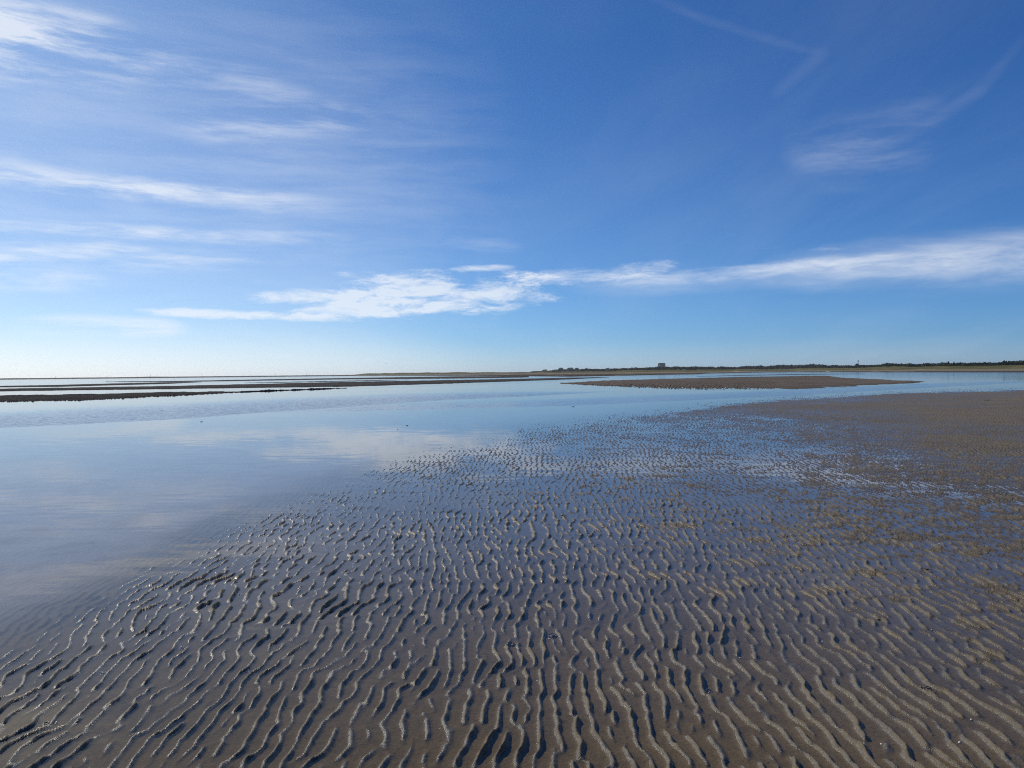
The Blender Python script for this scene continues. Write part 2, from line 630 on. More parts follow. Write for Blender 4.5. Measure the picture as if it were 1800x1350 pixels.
def poly_dist(x, y, pts):
    """signed distance to an open polyline running left to right; positive on the far side"""
    best = None
    sgn = None
    for (ax, ay), (bx, by) in zip(pts[:-1], pts[1:]):
        dx, dy = bx - ax, by - ay
        t = np.clip(((x - ax) * dx + (y - ay) * dy) / (dx * dx + dy * dy), 0, 1)
        ox, oy = x - (ax + t * dx), y - (ay + t * dy)
        d = np.hypot(ox, oy)
        s = np.sign(dx * oy - dy * ox)
        if best is None:
            best, sgn = d, s
        else:
            k = d < best
            best = np.where(k, d, best)
            sgn = np.where(k, s, sgn)
    return best * sgn


wr = np.concatenate([np.array([-250.0, -20, 0, 1.0]), np.geomspace(1.5, 200, 330), np.geomspace(210, 5900, 50)])
wc = np.concatenate([-np.geomspace(40, 1.05, 24), np.linspace(-1, 1, 260), np.geomspace(1.05, 40, 24)])
WX = (6 + 0.72 * np.maximum(wr, 0))[:, None] * wc[None, :]
WX = np.clip(WX, -5900, 5900)
WY = np.repeat(wr[:, None], len(wc), 1)
e1 = [ground(*p).xy for p in ((-400, 772), (0, 753), (150, 746), (300, 738), (450, 727), (600, 717), (750, 706), (900, 698))]
e2 = [ground(*p).xy for p in ((800, 719), (950, 716), (1100, 710), (1250, 703), (1400, 696), (1600, 684), (1800, 673), (2100, 668))]
d1 = poly_dist(WX, WY, e1) + 0.5 * fbm(WX * 0.6, WY * 0.3, 2, 40)
d2 = poly_dist(WX, WY, e2) + 0.6 * fbm(WX * 0.4, WY * 0.2, 2, 44)
ruf = 0.03 + 1.3 * sstep(d1, 0.0, 0.8) * (1 - sstep(d1, 4, 17)) * (WX < 12)
ruf = np.maximum(ruf, 0.75 * sstep(d2, 0.0, 1.0) * (1 - sstep(d2, 4, 10)))
ruf = ruf + 0.36 * sstep(WY, 80, 220)
water = grid_obj('water', WX, WY, np.zeros_like(WX), M_WATER, {'ruffle': ruf, 'swell': 1.0 - 0.8 * sstep(WY, 8, 45)})
tag(water, kind='structure')


# ------------------------------------------------------------------ sandbanks out on the water
def interp(x, pts):
    return np.interp(x, [p[0] for p in pts], [p[1] for p in pts])


def bank(near, far, h, seed, cols=220, nrows=34, rough=0.35, low=0.0, mat=None):
    """long low mound of sand between two shore lines (bearing pixels, water line pixels)"""
    x0, x1 = near[0][0], near[-1][0]
    xs = np.linspace(x0, x1, cols)
    ts = np.concatenate([[-0.25, -0.1], np.linspace(0, 1, nrows), [1.1, 1.3]])
    X = np.zeros((len(ts), cols))
    Y = X.copy()
    Z = X.copy()
    for j, px in enumerate(xs):
        yn, yf = interp(px, near), interp(px, far)
        taper = min(1.0, (j + 1) / 14.0, (cols - j) / 14.0)
        hh = h * taper
        pn = ground(px, yn)
        pf = ground(px, min(yf, yn - 0.05), hh * 0.8)
        if pf.y < pn.y * 1.01:
            pf = pn * 1.01
        dn, df = 1 / pn.y, 1 / pf.y
        for i, t in enumerate(ts):
            yy = 1.0 / (dn + (df - dn) * min(t, 1.0)) if t >= 0 else pn.y * (1 + t * 0.15)
            if t > 1:
                yy = pf.y * (1 + (t - 1) * 0.25)
            X[i, j] = pn.x / pn.y * yy
            Y[i, j] = yy
            prof = sstep(t, -0.02, 0.30) * (1 - sstep(t, 0.93, 1.25))
            Z[i, j] = hh * prof - 0.10 * (1 - sstep(t, -0.25, 0.02)) - 0.2 * sstep(t, 1.0, 1.3)
    n = fbm(X * 1.1, Y * 0.10, 3, seed) + 0.8 * fbm(X * 5.1, Y * 0.35, 2, seed + 5)
    n2 = fbm(X * 0.05, Y * 0.012, 2, seed + 9)
    tt = np.repeat(np.clip(ts, 0, 1)[:, None], cols, 1)
    xx = np.repeat(np.linspace(0, 1, cols)[None, :], len(ts), 0)
    wetter = (1 - sstep(tt, 0.25, 0.75)) * (1 - sstep(xx, 0.35, 0.75)) if mat else 1 - sstep(tt, 0.3, 1.0)
    Z = Z + h * rough * n - h * low * (np.maximum(0.0, n2) + wetter * 0.42) + h * low * wetter * 0.55 * RNG.standard_normal(Z.shape)
    return tag(grid_obj('sandbank', X, Y, Z, mat or M_BANK_SHADE), kind='structure')


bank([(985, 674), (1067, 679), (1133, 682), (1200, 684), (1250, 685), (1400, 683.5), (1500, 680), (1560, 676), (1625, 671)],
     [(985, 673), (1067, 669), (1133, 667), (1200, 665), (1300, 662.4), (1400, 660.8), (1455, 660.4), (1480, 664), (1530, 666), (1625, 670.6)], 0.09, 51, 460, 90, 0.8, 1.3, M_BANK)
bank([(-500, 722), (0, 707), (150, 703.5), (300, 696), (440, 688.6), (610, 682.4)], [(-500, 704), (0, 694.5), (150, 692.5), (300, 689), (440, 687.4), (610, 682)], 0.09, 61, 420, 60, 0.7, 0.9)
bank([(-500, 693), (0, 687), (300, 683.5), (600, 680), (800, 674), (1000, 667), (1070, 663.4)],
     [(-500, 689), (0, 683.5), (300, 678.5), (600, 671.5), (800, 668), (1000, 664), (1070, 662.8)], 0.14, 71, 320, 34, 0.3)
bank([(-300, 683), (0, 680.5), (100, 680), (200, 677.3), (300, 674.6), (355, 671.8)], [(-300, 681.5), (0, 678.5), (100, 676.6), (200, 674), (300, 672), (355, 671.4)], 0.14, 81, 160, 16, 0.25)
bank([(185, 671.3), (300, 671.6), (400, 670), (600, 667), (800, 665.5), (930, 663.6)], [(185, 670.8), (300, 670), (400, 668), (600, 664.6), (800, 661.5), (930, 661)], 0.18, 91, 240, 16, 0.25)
bank([(430, 673.5), (520, 672.2), (640, 670), (720, 667.9)], [(430, 673), (520, 671), (640, 668.6), (720, 667.4)], 0.06, 95, 160, 12, 0.9)
bank([(1225, 662), (1300, 660.4), (1400, 658.8), (1520, 657.2)], [(1225, 661.6), (1300, 659.5), (1400, 657.8), (1520, 656.8)], 0.10, 97, 120, 10, 0.3)


def far_strip(name, cols, rows_of, mat, seed, amp):
    xs = np.array(cols)
    X, Y, Z = [], [], []
    for px in xs:
        d = ray(px, 655)
        bx, by = d.x / math.hypot(d.x, d.y), d.y / math.hypot(d.x, d.y)
        rr = rows_of(px)
        X.append([bx * r for r, z in rr])
        Y.append([by * r for r, z in rr])
        Z.append([z for r, z in rr])
    X, Y, Z = np.array(X).T, np.array(Y).T, np.array(Z).T
    n = fbm(X * 0.03, Y * 0.012, 4, seed)
    Z = Z + amp * n * sstep(Z, 0.15, 2.5)
    return grid_obj(name, X, Y, Z, mat)


# the bank that closes the view on the left
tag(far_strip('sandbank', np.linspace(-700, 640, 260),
              lambda px: [(1040, -0.3), (1080, 0.0), (1150, 0.35), (1300, 0.9), (1500, 1.55 + 0.35 * math.exp(-((px - 262) / 22.0) ** 2) * 2.0), (1600, 1.5), (1800, -0.3)], M_BANK_SHADE, 101, 0.5), kind='structure')

# ------------------------------------------------------------------ the far shore: beach, dune grass, level ground behind
DW = [(560, 1250), (640, 1080), (760, 700), (900, 400), (1000, 300), (1100, 340), (1180, 400), (1225, 420), (1245, 560), (1300, 620), (1390, 980), (1480, 640), (1560, 490), (1700, 388), (1800, 345), (2400, 230)]
DG = [(560, 1330), (640, 1230), (760, 1100), (900, 1000), (1000, 900), (1200, 800), (1390, 1020), (1480, 760), (1560, 640), (1700, 480), (1800, 410), (2400, 280)]
DT = [(560, 1400), (640, 1340), (760, 1250), (900, 1150), (1000, 1050), (1200, 960), (1390, 1160), (1480, 900), (1560, 780), (1700, 610), (1800, 540), (2400, 380)]
ZT = [(560, 0.5), (620, 1.6), (650, 3.4), (760, 3.9), (860, 3.6), (925, 2.6), (1000, 3.0), (1200, 3.7), (1390, 3.7), (1560, 3.8), (1800, 3.5), (2400, 3.5)]


def shore_rows(px):
    w, g, t, z = interp(px, DW), interp(px, DG), interp(px, DT), interp(px, ZT)
    k = min(1.0, z / 2.5)
    r = [(w * 0.95, -0.3), (w, 0.0), (w + (g - w) * 0.15, 0.28 * k), (w + (g - w) * 0.5, 0.6 * k), (g, 1.1 * k)]
    for f in (0.12, 0.25, 0.4, 0.55, 0.7, 0.85, 1.0):
        r.append((g + (t - g) * f, (1.1 + (z - 1.1) * f ** 0.8) * k if z > 1.1 else z * f))
    r += [(t + 60, z), (t + 300, z), (t + 1500, z), (t + 3000, -1.0)]
    return r


def shore_z(px, dist):
    rr = shore_rows(px)
    return float(np.interp(dist, [a for a, b in rr], [b for a, b in rr]))


def shore_material():
    m, T = new_mat('beach and dune grass')
    p = T.node('ShaderNodeBsdfPrincipled')
    g = T.node('ShaderNodeNewGeometry')
    sx = T.node('ShaderNodeSeparateXYZ')
    T.l.new(g.outputs['Position'], sx.inputs[0])
    n1 = T.noise(T.mapping(g.outputs['Position'], scale=(0.04, 0.015, 1)), 1.0, 6, 0.65)
    n2 = T.noise(T.mapping(g.outputs['Position'], scale=(0.4, 0.15, 1)), 1.0, 4, 0.65)
    z = T.math('MULTIPLY_ADD', T.math('SUBTRACT', n2, 0.5), 0.9, sx.outputs[2])
    sand_ = T.mix(T.smooth(sx.outputs[2], 0.25, 0.7), (0.055, 0.05, 0.045, 1), (0.17, 0.15, 0.12, 1))
    sand_ = T.mix(T.smooth(n1, 0.58, 0.66), sand_, (0.36, 0.33, 0.27, 1))
    grass = T.mix(T.smooth(n1, 0.35, 0.65), (0.06, 0.068, 0.03, 1), (0.12, 0.11, 0.055, 1))
    col = T.mix(T.smooth(z, 1.0, 1.5), sand_, grass)
    T.l.new(col, p.inputs['Base Color'])
    p.inputs['Roughness'].default_value = 0.9
    p.inputs['Specular IOR Level'].default_value = 0.0
    T.l.new(p.outputs[0], T.out.inputs[0])
    return m


M_SHORE = shore_material()
tag(far_strip('shore', np.linspace(565, 2400, 420), shore_rows, M_SHORE, 111, 1.5), kind='structure')

# ------------------------------------------------------------------ trees
M_LEAF = plain_mat('dark foliage', (0.018, 0.030, 0.018), (0.045, 0.065, 0.032), 0.8, 0.8, 0.1)
M_BARK = plain_mat('bark', (0.05, 0.042, 0.035), (0.09, 0.075, 0.06), 6.0, 0.9, 0.1)
TOPS = [(935, 654.2), (955, 651.8), (975, 651), (985, 650), (1000, 649.5), (1020, 649.5), (1040, 649), (1060, 648.5), (1100, 647.6), (1130, 646), (1150, 645.4), (1180, 645), (1220, 644.9),
        (1270, 644.9), (1320, 644), (1360, 642.6), (1390, 641), (1430, 641), (1470, 642.6), (1490, 642.6), (1512, 642.4), (1545, 641.5), (1553, 639.5), (1562, 638.4), (1575, 640), (1600, 640.6),
        (1650, 638.8), (1670, 638), (1700, 638.3), (1730, 637.2), (1760, 636.7), (1775, 635.8), (1800, 634.6), (1900, 632.5), (2300, 628)]


def crown(vs, fs, c, rx, rz, n, size):
    """leaf clumps scattered through an uneven crown"""
    lob = [(random.uniform(-0.5, 0.5), random.uniform(-0.5, 0.5), random.uniform(-0.35, 0.45), random.uniform(0.45, 0.75)) for _ in range(5)]
    for _ in range(n):
        lx, ly, lz, lr = random.choice(lob)
        v = Vector((random.gauss(0, 1), random.gauss(0, 1), random.gauss(0, 1))).normalized() * (random.random() ** 0.4) * lr
        p = Vector((c.x + (lx + v.x) * rx, c.y + (ly + v.y) * rx, c.z + (lz + v.z) * rz))
        a = Vector((random.gauss(0, 1), random.gauss(0, 1), random.gauss(0, 1))).normalized()
        b = a.cross(Vector((random.gauss(0, 1), random.gauss(0, 1), random.gauss(0, 1)))).normalized()
        s_ = size * random.uniform(0.6, 1.3)
        k = len(vs)
        vs += [p - a * s_ - b * s_ * 0.6, p + a * s_ - b * s_ * 0.7, p + a * s_ * 0.7 + b * s_ * 0.7, p - a * s_ * 0.8 + b * s_ * 0.6]
        fs.append((k, k + 1, k + 2, k + 3))


vs, fs = [], []
px = 938.0
while px < 2250:
    for row_ in range(3):
        x_ = px + random.uniform(-1.5, 1.5)
        D = interp(x_, DT) + row_ * 22 + random.uniform(0, 18)
        base = shore_z(x_, D)
        top_y = interp(x_, TOPS) - 0.3 + 2.4 * float(fbm(x_ * 0.09, 0.3, 3, 77)) + random.uniform(-0.3, 0.4) + (0.4 if row_ == 0 else 0)
        P = at(x_, top_y, D)
        hgt = max(1.0, P.z - base)
        rx = random.uniform(1.8, 3.8) * D / 800.0
        c = Vector((P.x, P.y, base + hgt * 0.46))
        crown(vs, fs, c, rx, hgt * 0.56, 60, 0.42 * D / 800.0 + 0.15)
    px += random.uniform(1.4, 2.6)
wood = mesh_obj('far_wood', vs, fs, M_LEAF)
tag(wood, 'dark green wood running along the far shore behind the dune grass', 'wood', kind='stuff')


def tree(px_, dd, top_y, wide, label, point=0.0):
    D = interp(px_, DT) + dd
    base = shore_z(px_, D)
    P = at(px_, top_y, D)
    H = P.z - base
    root = empty('tree', (P.x, P.y, base), label=label, cat='tree', group='trees standing out of the far wood')
    bm = bmesh.new()
    prev = None
    for i in range(5):
        t = i / 4
        r = 0.22 * (1 - 0.7 * t)
        ring = [bm.verts.new((r * math.cos(a) + 0.15 * math.sin(3 * t), r * math.sin(a), t * H * 0.75)) for a in [k * math.pi / 3 for k in range(6)]]
        if prev:
            for k in range(6):
                bm.faces.new((prev[k], prev[(k + 1) % 6], ring[(k + 1) % 6], ring[k]))
        prev = ring
    bm_obj('trunk', bm, M_BARK, root)
    for k in range(6):
        bm = bmesh.new()
        a = k * 1.05 + random.random()
        z0 = H * random.uniform(0.3, 0.6)
        e = Vector((math.cos(a) * wide * 0.6, math.sin(a) * wide * 0.6, z0 + H * 0.2))
        o_ = Vector((0, 0, z0))
        q = [o_ + Vector((0.07, 0, 0)), o_ + Vector((-0.04, 0.06, 0)), o_ + Vector((-0.04, -0.06, 0)), e]
        q = [bm.verts.new(v) for v in q]
        for f in ((0, 1, 3), (1, 2, 3), (2, 0, 3)):
            bm.faces.new([q[i] for i in f])
        bm_obj('limb', bm, M_BARK, root)
    v_, f_ = [], []
    if point:
        for i in range(6):
            t = i / 5
            crown(v_, f_, Vector((0, 0, H * (0.3 + 0.62 * t))), wide * (1.05 - 0.85 * t), H * 0.14, 40, 0.26)
    else:
        crown(v_, f_, Vector((0, 0, H * 0.6)), wide, H * 0.5, 240, 0.30)
    mesh_obj('crown', v_, f_, M_LEAF, root)


tree(1506, -4, 638.6, 2.0, 'round dark tree directly below the tall mast on far shore')
tree(1559, -6, 637.6, 3.4, 'broad domed tree right of the mast, above its neighbours')
tree(1667, -5, 635.6, 1.5, 'pointed dark tree rising above wood well right of the mast', 1)
tree(1677, -5, 636.0, 0.9, 'thin pointed tree just right of the other pointed tree', 1)
tree(1765, -5, 634.0, 1.6, 'pointed tree near right end of the far wood', 1)
tree(1376, -6, 640.6, 3.6, 'broad tree at left end of the highest part of the wood')
tree(1111, -4, 645.0, 2.0, 'single tall tree poking above wood left of the tower block', 1)
tree(1031, -4, 646.2, 1.5, 'dark tree standing up just right of the far houses')

# ------------------------------------------------------------------ buildings on the far shore
M_WALLG = plain_mat('grey render', (0.16, 0.16, 0.16), (0.22, 0.215, 0.205), 0.5, 0.85)
M_WALLW = plain_mat('pale render', (0.42, 0.42, 0.40), (0.52, 0.51, 0.48), 0.5, 0.85)
M_CONC = plain_mat('beige concrete', (0.27, 0.255, 0.225), (0.34, 0.32, 0.28), 0.4, 0.85)
M_ROOF = plain_mat('dark roof tiles', (0.035, 0.035, 0.04), (0.06, 0.055, 0.055), 1.0, 0.7)
M_PANE = plain_mat('window glass', (0.02, 0.025, 0.03), (0.03, 0.035, 0.04), 1.0, 0.15, 0.5)


def box_bm(bm, c, s):
    ret = bmesh.ops.create_cube(bm, size=1.0)
    for v in ret['verts']:
        v.co = Vector((v.co.x * s[0] + c[0], v.co.y * s[1] + c[1], v.co.z * s[2] + c[2]))


def house(px_, wpx, top_y, wall, roof_kind, label, dd=-20):
    D = interp(px_, DT) + dd
    base = shore_z(px_, D) - 0.3
    P = at(px_, top_y, D)
    H = P.z - base
    w = wpx / FPX * D
    dp = w * 0.8
    hw = H * (0.62 if roof_kind == 'gable' else 0.80)
    root = empty('house', (P.x, P.y, base), -math.atan2(P.x, P.y), label=label, cat='house', group='houses at the end of the far wood')
    bm = bmesh.new()
    box_bm(bm, (0, 0, hw / 2), (w, dp, hw))
    bm_obj('wall', bm, wall, root)
    bm = bmesh.new()
    ov = 0.35
    rx = w / 2 + ov
    ry = dp / 2 + ov
    ins = 0.0 if roof_kind == 'gable' else w * 0.28
    q = [bm.verts.new(v) for v in ((-rx, -ry, hw), (rx, -ry, hw), (rx, ry, hw), (-rx, ry, hw), (-rx + ins, 0, H), (rx - ins, 0, H))]
    for f in ((0, 1, 5, 4), (2, 3, 4, 5), (1, 2, 5), (3, 0, 4), (3, 2, 1, 0)):
        bm.faces.new([q[i] for i in f])
    rf = bm_obj('roof', bm, M_ROOF, root)
    bm = bmesh.new()
    box_bm(bm, (w * 0.22, 0.4, H * 0.98), (0.8, 0.8, H * 0.16))
    bm_obj('chimney', bm, wall, rf)
    nwin = max(2, int(w / 2.6))
    for fl in range(2 if hw > 4 else 1):
        for i in range(nwin):
            bm = bmesh.new()
            zc_ = hw * (0.3 + 0.42 * fl) if hw > 4 else hw * 0.55
            box_bm(bm, ((i + 0.5) / nwin * w - w / 2, -dp / 2 - 0.02, zc_), (1.1, 0.08, 1.2))
            wo = bm_obj('window', bm, M_PANE, root)
    bm = bmesh.new()
    box_bm(bm, (w * 0.1, -dp / 2 - 0.03, 1.1), (1.0, 0.08, 2.1))
    bm_obj('door', bm, M_ROOF, root)


house(958, 7, 649.6, M_WALLW, 'gable', 'small white gabled house, leftmost on the far shore')
house(974, 6, 650.0, M_WALLG, 'gable', 'low grey house between the white gabled house and the taller blocks')
house(986, 8, 646.4, M_WALLG, 'hip', 'tall grey house with dark hipped roof, leftmost of the taller ones')
house(1002.5, 11, 646.2, M_WALLG, 'hip', 'widest dark roofed house in the middle of the far row')
house(1014, 7, 646.6, M_WALLG, 'hip', 'narrow dark roofed house just right of the widest house')
house(1068, 7, 646.8, M_WALLW, 'hip', 'pale house half hidden in wood left of the tower block')

D = 1380
base = 3.4
P = at(1163, 638.6, D)
H = P.z - base
root = empty('tower_block', (P.x, P.y, base), math.radians(-8), label='squat octagonal concrete tower block rising above the far wood', cat='tower block')
R = 6.9


def ngon_prism(r, z0, z1, n=8, off=math.pi / 8):
    bm = bmesh.new()
    lo = [bm.verts.new((r * math.cos(off + i * 2 * math.pi / n), r * math.sin(off + i * 2 * math.pi / n), z0)) for i in range(n)]
    hi = [bm.verts.new((v.co.x, v.co.y, z1)) for v in lo]
    for i in range(n):
        bm.faces.new((lo[i], lo[(i + 1) % n], hi[(i + 1) % n], hi[i]))
    bm.faces.new(hi)
    bm.faces.new(lo[::-1])
    return bm


bm_obj('wall', ngon_prism(R, 0, H - 0.9), M_CONC, root)
bm_obj('parapet', ngon_prism(R + 0.25, H - 0.9, H - 0.25), M_WALLG, root)
bm_obj('roof', ngon_prism(R - 1.2, H - 0.25, H + 0.5), M_ROOF, root)
for fl in range(4):
    for i in range(8):
        a = i * math.pi / 4
        rr = R * math.cos(math.pi / 8) + 0.02
        for k in (-1, 1):
            bm = bmesh.new()
            box_bm(bm, (0, 0, 0), (0.08, 1.3, 1.1))
            o = bm_obj('window', bm, M_PANE, root)
            o.location = (rr * math.cos(a) - k * 1.4 * math.sin(a), rr * math.sin(a) + k * 1.4 * math.cos(a), 2.0 + fl * 2.9)
            o.rotation_euler = (0, 0, a)

# ------------------------------------------------------------------ posts, mast
M_POST = plain_mat('weathered timber', (0.05, 0.045, 0.04), (0.09, 0.08, 0.07), 4.0, 0.9)
M_STEEL = plain_mat('dull steel', (0.10, 0.105, 0.11), (0.15, 0.155, 0.16), 2.0, 0.6)


def tube(p, r0, r1, h, n=8):
    bm = bmesh.new()
    lo = [bm.verts.new((p[0] + r0 * math.cos(k * 2 * math.pi / n), p[1] + r0 * math.sin(k * 2 * math.pi / n), p[2])) for k in range(n)]
    hi = [bm.verts.new((p[0] + r1 * math.cos(k * 2 * math.pi / n), p[1] + r1 * math.sin(k * 2 * math.pi / n), p[2] + h)) for k in range(n)]
    for k in range(n):
        bm.faces.new((lo[k], lo[(k + 1) % n], hi[(k + 1) % n], hi[k]))
    bm.faces.new(hi)
    bm.faces.new(lo[::-1])
    return bm


def marker_post(px_, D, z0, top_y, r, label, group):
    P = at(px_, top_y, D)
    root = empty('marker_post', (P.x, P.y, z0), label=label, cat='post', group=group)
    H = P.z - z0
    bm_obj('pole', tube((0, 0, 0), r, r * 0.7, H), M_POST, root)
    bm = bmesh.new()
    box_bm(bm, (0, 0, H - 0.35), (r * 5, r * 1.1, 0.12))
    box_bm(bm, (0, 0, H - 0.75), (r * 4, r * 1.1, 0.12))
    bm_obj('top_mark', bm, M_POST, root)
    return root


GP = 'marker posts along the horizon'
for x_, y_, lab in ((97, 660.6, 'thin marker post nearest the left edge of the horizon'), (188, 660.2, 'second thin marker post from the left on the horizon'),
                    (264.5, 658.6, 'thin marker post standing between two low humps of the far bank'), (355, 657.8, 'fourth thin marker post from the left on the horizon'),
                    (427, 657.6, 'fifth thin marker post from left, left of the darkest post'), (483.5, 656.4, 'darkest and tallest thin marker post on the left horizon'),
                    (539, 656.6, 'thin marker post next right of the darkest post'), (586, 657.2, 'thin marker post nearest the left end of the dunes')):
    marker_post(x_, 1000, -0.3, y_, 0.17 if x_ == 483.5 else 0.13, lab, GP)
zb = shore_z(1483, 690)
marker_post(1483, 690, zb - 0.2, 642.0, 0.17, 'tall dark post on the beach left of the two walkers', None)

D = 830
zb = shore_z(1508.5, D)
P = at(1508.5, 633.3, D)
root = empty('mast', (P.x, P.y, zb), label='tall thin mast with a small head above the far wood', cat='mast')
H = P.z - zb
bm_obj('pole', tube((0, 0, 0), 0.24, 0.16, H - 0.5), M_STEEL, root)
bm = bmesh.new()
box_bm(bm, (0, 0, H - 0.75), (1.0, 0.7, 1.1))
bm_obj('head', bm, M_STEEL, root)
bm_obj('rod', tube((0, 0, H - 0.2), 0.08, 0.04, 0.6), M_STEEL, root)

# ------------------------------------------------------------------ two walkers far off
M_SKIN = plain_mat('skin', (0.42, 0.28, 0.21), (0.46, 0.31, 0.24), 8.0, 0.6)
M_WHITE = plain_mat('white cloth', (0.72, 0.72, 0.70), (0.8, 0.8, 0.78), 4.0, 0.8)
M_BLACK = plain_mat('black cloth', (0.012, 0.012, 0.015), (0.025, 0.025, 0.03), 4.0, 0.8)
M_HAIR = plain_mat('brown hair', (0.05, 0.035, 0.025), (0.07, 0.05, 0.035), 20.0, 0.6)


def skin_obj(name, pts, edges, rad, mat, parent, rootv=0):
    me = bpy.data.meshes.new(name)
    me.from_pydata(pts, edges, [])
    me.materials.append(mat)
    o = bpy.data.objects.new(name, me)
    COL.objects.link(o)
    o.parent = parent
    o.modifiers.new('skin', 'SKIN')
    me.skin_vertices.new() if hasattr(me.skin_vertices, 'new') and not me.skin_vertices else None
    if not me.skin_vertices:
        bm = bmesh.new()
        bm.from_mesh(me)
        bm.verts.layers.skin.verify()
        bm.to_mesh(me)
        bm.free()
    for i, r in enumerate(rad):
        sv = me.skin_vertices[0].data[i]
        sv.radius = (r, r)
        sv.use_root = (i == rootv)
    sub = o.modifiers.new('subdivision', 'SUBSURF')
    sub.levels = sub.render_levels = 1
    return o


def person(px_, D, face, stride, label):
    P = at(px_, 650, D)
    root = empty('person', (P.x, P.y, shore_z(px_, D)), face, label=label, cat='person', group='walkers on the far beach')
    s_ = stride
    pts = [(0, 0, 0.95), (0, 0, 1.15), (0, 0, 1.40), (0, 0, 1.50), (0, 0.01, 1.58), (0, 0.02, 1.68), (0, 0.0, 1.75),
           (0.10, 0, 0.90), (0.11, s_, 0.50), (0.11, s_ * 1.2, 0.08), (0.11, s_ * 1.2 + 0.13, 0.04),
           (-0.10, 0, 0.90), (-0.11, -s_ * 0.4, 0.50), (-0.11, -s_ * 1.5, 0.10), (-0.11, -s_ * 1.5 + 0.13, 0.04),
           (0.19, 0, 1.40), (0.24, -s_ * 0.5, 1.12), (0.24, -s_ * 0.2, 0.88), (0.24, 0.0, 0.80),
           (-0.19, 0, 1.40), (-0.24, s_ * 0.4, 1.12), (-0.24, s_ * 0.9, 0.90), (-0.24, s_ * 1.1, 0.83)]
    edges = [(0, 1), (1, 2), (2, 3), (3, 4), (4, 5), (5, 6), (0, 7), (7, 8), (8, 9), (9, 10), (0, 11), (11, 12), (12, 13), (13, 14),
             (2, 15), (15, 16), (16, 17), (17, 18), (2, 19), (19, 20), (20, 21), (21, 22)]
    rad = [0.13, 0.12, 0.14, 0.06, 0.075, 0.10, 0.07, 0.085, 0.06, 0.04, 0.035, 0.085, 0.06, 0.04, 0.035, 0.06, 0.045, 0.032, 0.03, 0.06, 0.045, 0.032, 0.03]
    skin_obj('body', pts, edges, rad, M_SKIN, root)
    tp = [0, 1, 2, 15, 16, 19, 20]
    skin_obj('shirt', [pts[i] for i in tp], [(0, 1), (1, 2), (2, 3), (3, 4), (2, 5), (5, 6)], [rad[i] + 0.025 for i in tp], M_WHITE, root)
    tp = [0, 7, 8, 9, 11, 12, 13]
    skin_obj('trousers', [pts[i] for i in tp], [(0, 1), (1, 2), (2, 3), (0, 4), (4, 5), (5, 6)], [rad[i] + 0.028 for i in tp], M_BLACK, root)
    bm = bmesh.new()
    bmesh.ops.create_icosphere(bm, subdivisions=2, radius=0.115)
    for v in bm.verts:
        v.co = Vector((v.co.x * 0.92, v.co.y * 1.02 - 0.02, max(v.co.z, -0.03) + 1.70))
    bm_obj('hair', bm, M_HAIR, root, True)


person(1497.2, 660, math.radians(100), 0.22, 'person in white top and dark trousers, left of the two walkers')
person(1502.8, 668, math.radians(80), 0.16, 'person in white top and dark trousers, right of the two walkers')

# ------------------------------------------------------------------ gull
M_GULL = plain_mat('grey feathers', (0.16, 0.16, 0.17), (0.3, 0.3, 0.3), 8.0, 0.8)
P = at(678.5, 639.5, 420)
root = empty('gull', P, 0.4, label='tiny grey gull flying low over the dunes', cat='bird')
bm = bmesh.new()
bmesh.ops.create_uvsphere(bm, u_segments=10, v_segments=8, radius=0.5)
for v in bm.verts:
    k = 0.55 + 0.45 * math.cos(v.co.y * 2.2)
    v.co = Vector((v.co.x * 0.26 * k, v.co.y * 0.95, v.co.z * 0.24 * k))
bm_obj('body', bm, M_GULL, root, True)
for sgn in (-1, 1):
    q = [(0, 0.14, 0.05), (0, -0.12, 0.05), (sgn * 0.35, -0.10, 0.17), (sgn * 0.35, 0.16, 0.17), (sgn * 0.85, -0.16, 0.06), (sgn * 0.78, 0.02, 0.07)]
    q += [(a, b, c + 0.02) for a, b, c in q]
    fcs = [(0, 1, 2, 3), (3, 2, 4, 5), (9, 8, 7, 6), (11, 10, 8, 9), (0, 3, 9, 6), (3, 5, 11, 9), (1, 7, 8, 2), (2, 8, 10, 4), (5, 4, 10, 11)]
    mesh_obj('wing', q, fcs, M_GULL, root)

# ------------------------------------------------------------------ worm casts, weed, shells on the flat
M_CAST = plain_mat('dark wet worm cast', (0.028, 0.024, 0.018), (0.075, 0.063, 0.046), 60.0, 0.35, 0.5)
M_SHELL = plain_mat('bleached shell', (0.70, 0.66, 0.60), (0.85, 0.83, 0.79), 60.0, 0.45)
M_WEED = plain_mat('dark seaweed', (0.012, 0.012, 0.009), (0.035, 0.03, 0.018), 20.0, 0.35, 0.5)


